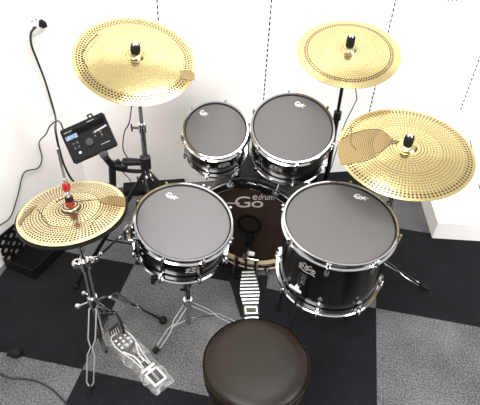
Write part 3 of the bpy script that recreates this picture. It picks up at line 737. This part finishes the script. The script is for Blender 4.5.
for yy in (.012, .040): hf.box((0, yy, .0015), (.054, .005, .002))
for xx in (-.0245, .0245): hf.box((xx, .026, .0015), (.005, .028, .002))
hf.build('heel_frame', 'satin', t)
MB(PM).box((0, .026, .0015), (.040, .018, .002)).build('heel_badge', simple('bronze', (.06, .045, .025), .4, .3, noise=.3), t, 'dark bronze badge window in the heel plate')
MB(PM).box((0, -.008, -.002), (.060, .006, .01), None, .002).tube([V((-.028, .047, 0)), V((.028, .047, 0))], .004, 8).build('heel_hinge', 'chrome', t)
MB(PM).box((0, -.016, -.006), (.068, .014, .01), None, .002).build('heel_block', 'darkmetal', t)
bp_ = V((.535, .60, .0)); py_ = .608
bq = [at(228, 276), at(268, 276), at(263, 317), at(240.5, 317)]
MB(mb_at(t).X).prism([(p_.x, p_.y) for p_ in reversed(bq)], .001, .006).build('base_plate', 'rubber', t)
for sg in (-1, 1):
    pb().box(V((.527 + sg * .042, py_, .065)), (.011, .018, .12), None, .003).build('post', 'darkmetal', t)
pb().box(V((.527, py_ - .012, .012)), (.10, .03, .018), None, .003).build('frame_foot', 'darkmetal', t)
pb().tube([V((.475, py_, .128)), V((.582, py_, .128))], .0045, 10).build('axle', 'chrome', t)
cm = pb().box(V((.524, py_, .132)), (.02, .022, .034), None, .004).box(V((.516, py_ - .004, .15)), (.008, .01, .03), None, .002).build('cam', 'chrome', t)
bs = pb().tube([V((.530, py_, .13)), V((.533, py_ - .012, .165)), V((.533, py_ + .004, .215))], .0035, 8).build('beater_shaft', 'chrome', t)
pb().box(V((.545, py_ - .004, .168)), (.034, .016, .018), None, .003).build('beater_weight', 'white_plastic', bs, 'white block on the beater shaft')
pb().tube([V((.531, py_ - .010, .225)), V((.531, py_ + .042, .225))], .018, 16).build('beater', 'dark', bs)
pb().tube([V((.527, py_ - .01, .125)), V((.53, py_ - .02, .06))], .006, 8).build('drive_strap', 'rubber', t)
for sg in (-1, 1):
    sp_ = pb().tube([V((.527 + sg * .052, py_, .12)), V((.527 + sg * .056, py_ - .01, .02))], .0035, 8).build('spring', 'satin', t)

# ------------------------------------------------------------------ bagged pedal
g0 = at(117, 336, .0); g1_ = at(163, 386, .0)
t = thing('packed_pedal', g0, 'hi-hat pedal footboard packed in a clear plastic bag on the carpet', 'pedal')
u_ = (g1_ - g0); GL = u_.length; u_.normalize(); s_ = V((0, 0, 1)).cross(u_).normalized()
GM = mb_at(t).X @ (Matrix.Translation(g0) @ Matrix((u_, s_, V((0, 0, 1)))).transposed().to_4x4())
K = GL / .34
prof = [(.0, .030), (.012, .043), (.06, .050), (.11, .042), (.16, .030), (.215, .024), (.235, .024)]
prof = [(a_ * K, w_ * K * .88) for a_, w_ in prof]
poly = prof + [(a_, -w_) for a_, w_ in reversed(prof)]
MB(GM).prism(poly, .012, .017).build('footboard', 'darkmetal', t)
ring = MB(GM).tube([V((p_[0], p_[1], .018)) for p_ in poly], .0026, 6, closed=True)
ring.build('silver_edge', 'printwhite', t, 'silver raised border')
for i in range(3):
    for j in range(3):
        MB(GM).lathe([(.0005, .003), (.005, .002), (.006, 0), (.0005, 0)], 12, c=((.032 + .024 * i) * K, (-.024 + .024 * j) * K, .017)).build('grip_stud', 'printwhite', t)
vm = MB(GM)
for sg in (-1, 1):
    vm.tube([V((.10 * K, sg * .034 * K, .018)), V((.15 * K, sg * .013 * K, .018)), V((.20 * K, sg * .006 * K, .018))], .0034, 6)
    vm.tube([V((.15 * K, sg * .010 * K, .018)), V((.225 * K, sg * .014 * K, .018))], .0026, 6)
vm.build('silver_chevron', 'printwhite', t)
hm = MB(GM)
for yy in (-.028, .028): hm.box(((.292) * K, yy * K, .014), (.075 * K, .009 * K, .008), None, .001)
for xx in (.258, .326): hm.box((xx * K, 0, .014), (.009 * K, .064 * K, .008), None, .001)
hm.box((.238 * K, 0, .014), (.012 * K, .066 * K, .008), None, .001); hm.box((.248 * K, 0, .014), (.012 * K, .018 * K, .006))
hm.build('heel_frame', 'printwhite', t, 'silver heel frame')
MB(GM).box((.292 * K, 0, .010), (.062 * K, .052 * K, .006)).build('heel_plate', 'darkmetal', t)
MB(GM).box((.288 * K, 0, .0135), (.05 * K, .010 * K, .004)).build('heel_bar', 'satin', t)
# bag: thin pillow with crumpled skin
nx, ny = 34, 16; vs = []; fs = []
for sgn in (1, -1):
    for i in range(nx + 1):
        for j in range(ny + 1):
            a_ = i / nx; b2 = j / ny * 2 - 1
            env = min(1, (1 - abs(b2)) * 5) * min(1, a_ * 12, (1 - a_) * 12)
            h = .0045 + (env * (.0225 + .004 * math.sin(a_ * 31 + b2 * 7) + random.uniform(-.003, .003)) if sgn > 0 else -.0025 * env)
            wob = .006 * math.sin(a_ * 17) + .004 * math.sin(a_ * 41)
            vs.append(((-.045 + a_ * .405) * K, b2 * (.062 - .010 * a_ + wob * .5) * K, h))
o_ = (nx + 1) * (ny + 1)
for i in range(nx):
    for j in range(ny):
        a_ = i * (ny + 1) + j; fs.append((a_, a_ + ny + 1, a_ + ny + 2, a_ + 1)); fs.append((o_ + a_, o_ + a_ + 1, o_ + a_ + ny + 2, o_ + a_ + ny + 1))
MB(GM).add(vs, fs).build('plastic_bag', 'bag', t, 'crumpled clear plastic bag', sharp=80)

# ------------------------------------------------------------------ drum throne
SC = V((.678, -.121, .499))
t = thing('drum_throne', (SC.x, SC.y, 0), 'round black vinyl drum stool in front of the kit', 'stool')
Rs = .155
seat = [(.0005, .499), (.06, .500), (.11, .4985), (.138, .494), (.150, .485), (.155, .472), (.1555, .455), (.154, .430), (.150, .418), (.145, .412), (.0005, .412)]
st_ = MB().lathe(seat, 96).build('seat_cushion', 'vinyl', t, sharp=60)
MB().lathe([(.1535, .484), (.1562, .481), (.1562, .477), (.1535, .475)], 96, closed=True).build('piping', 'vinyl', st_)
MB().tube([(0, 0, .412), (0, 0, .10)], .014, 14).build('post', 'chrome', t)
MB().lathe([(.0005, -.012), (.07, -.012), (.07, 0), (.0005, 0)], 24, c=(0, 0, .412)).build('seat_bracket', 'darkmetal', t)
for deg in (90, 210, 330):
    u = unit(math.radians(deg)); lg = wire_leg(MB(), V((0, 0, .26)), u * .19 + V((0, 0, .02)), .012, .004).build('leg', 'chrome', t)
    MB().ball(u * .2 + V((0, 0, .014)), .015).build('rubber_foot', 'rubber', lg)

# ------------------------------------------------------------------ crate, strip, floor bits
cp = at(4.6, 266, 0) + NL * .012
t = thing('plastic_crate', cp, 'black perforated plastic crate on the floor against the left wall', 'crate')
def panel(p0, tdir, ndir, L, H, pitch, thk, hole, name):
    # perforated upright panel built from a lattice with round-ish holes
    mb = mb_at(t); nxp = max(1, int(L / pitch)); nzp = max(1, int(H / pitch)); zv = V((0, 0, 1)); px_ = L / nxp; pz_ = H / nzp
    for i in range(nxp):
        for j in range(nzp):
            c_ = p0 + tdir * (px_ * (i + .5)) + zv * (pz_ * (j + .5)); n8 = 12; vs = []; 
            for side in (0, 1):
                o2 = ndir * (thk * side)
                for k in range(n8):
                    a_ = 2 * PI * k / n8; vs.append(c_ + o2 + (tdir * math.cos(a_) + zv * math.sin(a_)) * hole)
                for k in range(n8):
                    a_ = 2 * PI * k / n8; ca, sa = math.cos(a_), math.sin(a_); mx_ = max(abs(ca), abs(sa))
                    vs.append(c_ + o2 + tdir * (ca / mx_ * px_ / 2) + zv * (sa / mx_ * pz_ / 2))
            fs = []
            for k in range(n8):
                k2 = (k + 1) % n8
                fs += [(k, k2, n8 + k2, n8 + k), (2 * n8 + k2, 2 * n8 + k, 3 * n8 + k, 3 * n8 + k2), (k, 2 * n8 + k, 2 * n8 + k2, k2), (n8 + k2, 3 * n8 + k2, 3 * n8 + k, n8 + k)]
            mb.add(vs, fs)
    return mb.build(name, 'crate', t)
W_, L_, H_ = .17, .40, .172
panel(cp + V((0, 0, .012)), TL, NL, L_, H_ - .02, .0470, .004, .0125, 'side_panel')
for zz_ in (.007, H_ + .001): mb_at(t).box(cp + NL * .002 + TL * L_ / 2 + V((0, 0, zz_)), (L_, .006, .018), RL).build('rim', 'crate', t)
mb_at(t).box(cp + NL * W_ + TL * L_ / 2 + V((0, 0, .03)), (.006, L_, .06), Matrix((NL, TL, V((0, 0, 1)))).transposed()).build('side_panel', 'crate', t)
for k in (0, L_): mb_at(t).box(cp + NL * W_ / 2 + TL * k + V((0, 0, .03)), (W_, .006, .06), Matrix((NL, TL, V((0, 0, 1)))).transposed()).build('end_panel', 'crate', t)
mb_at(t).box(cp + NL * W_ / 2 + TL * L_ / 2 + V((0, 0, .005)), (W_, L_, .008), Matrix((NL, TL, V((0, 0, 1)))).transposed()).build('bottom', 'dark', t)

p0 = at(124, 189.5, .0); p0b = PB + TB * ((p0 - PB).dot(TB))
o = MB().box(p0b + TB * .17 + NB * .045 + V((0, 0, .0175)), (.34, .085, .035), RB, .003).build('floor_case', 'rubber')
tag(o, 'long low black case lying on the floor along the back wall', 'case')

o = thing('cable_plug', at(16, 355.5), 'black cable plug lying on the grey carpet at lower left', 'plug')
pbm = MB().ball((0.004, 0, .021), .022, 16, (1.2, 1, .93)); pbm.tube([(-.004, 0, .016), (-.028, -.004, .014)], .013, 10); pbm.build('body', 'rubber', o)
MB().tube([(-.027, -.004, .013), (-.033, -.006, .012)], .004, 8).build('tip', 'satin', o)
cable('floor_cable', [at(-14, 368, .004), at(0, 374, .004), at(10, 378, .004), at(24, 379, .004), at(36, 381, .004), at(50, 388, .004), at(60, 397, .004), at(68, 406, .004), at(74, 420, .004)], .0035,
      'black cable curving over the grey carpet at lower left')
cable('wall_cable', [onB(470, 140, .03), onB(475, 162, .02), onB(477, 172, .015), at(479.5, 187, .13), at(486, 200, .112), at(500, 214, .111)], .003, 'thin dark cable on the wall behind the ride cymbal', 'cable')

# ------------------------------------------------------------------ light
w = bpy.data.worlds.new('world'); S.world = w; w.use_nodes = True
nt = w.node_tree; bg = nt.nodes['Background']
tc = N(nt, 'ShaderNodeTexCoord'); sp = N(nt, 'ShaderNodeSeparateXYZ'); nt.links.new(tc.outputs['Generated'], sp.inputs[0])
r = N(nt, 'ShaderNodeValToRGB'); e = r.color_ramp.elements
e[0].position = .0; e[0].color = (.10, .098, .095, 1); e[1].position = .62; e[1].color = (1, .985, .96, 1)
e2 = r.color_ramp.elements.new(.3); e2.color = (.17, .168, .165, 1)
nt.links.new(sp.outputs[2], r.inputs['Fac']); nt.links.new(r.outputs['Color'], bg.inputs[0]); bg.inputs[1].default_value = .95
def area(name, loc, target, size, power, col=(1, 1, 1), sy=None):
    l = bpy.data.lights.new(name, 'AREA'); l.energy = power; l.size = size; l.color = col
    if sy: l.shape = 'RECTANGLE'; l.size_y = sy
    o = bpy.data.objects.new(name, l); COL.objects.link(o); o.location = loc
    o.rotation_euler = (V(target) - V(loc)).to_track_quat('-Z', 'Y').to_euler(); return o
area('unseen_overhead_light', (.9, .5, 2.9), (.8, .6, 0), 1.0, 36, (1, .98, .95))
area('unseen_overhead_light', (.3, -1.3, 2.8), (.3, 1.3, .9), 1.2, 95, (1, .97, .94))  # added fill, out of view behind the camera, aimed to brighten the walls
area('window_light', (3.4, -.9, 1.9), (.6, .9, .5), 1.6, 100, (.94, .97, 1))
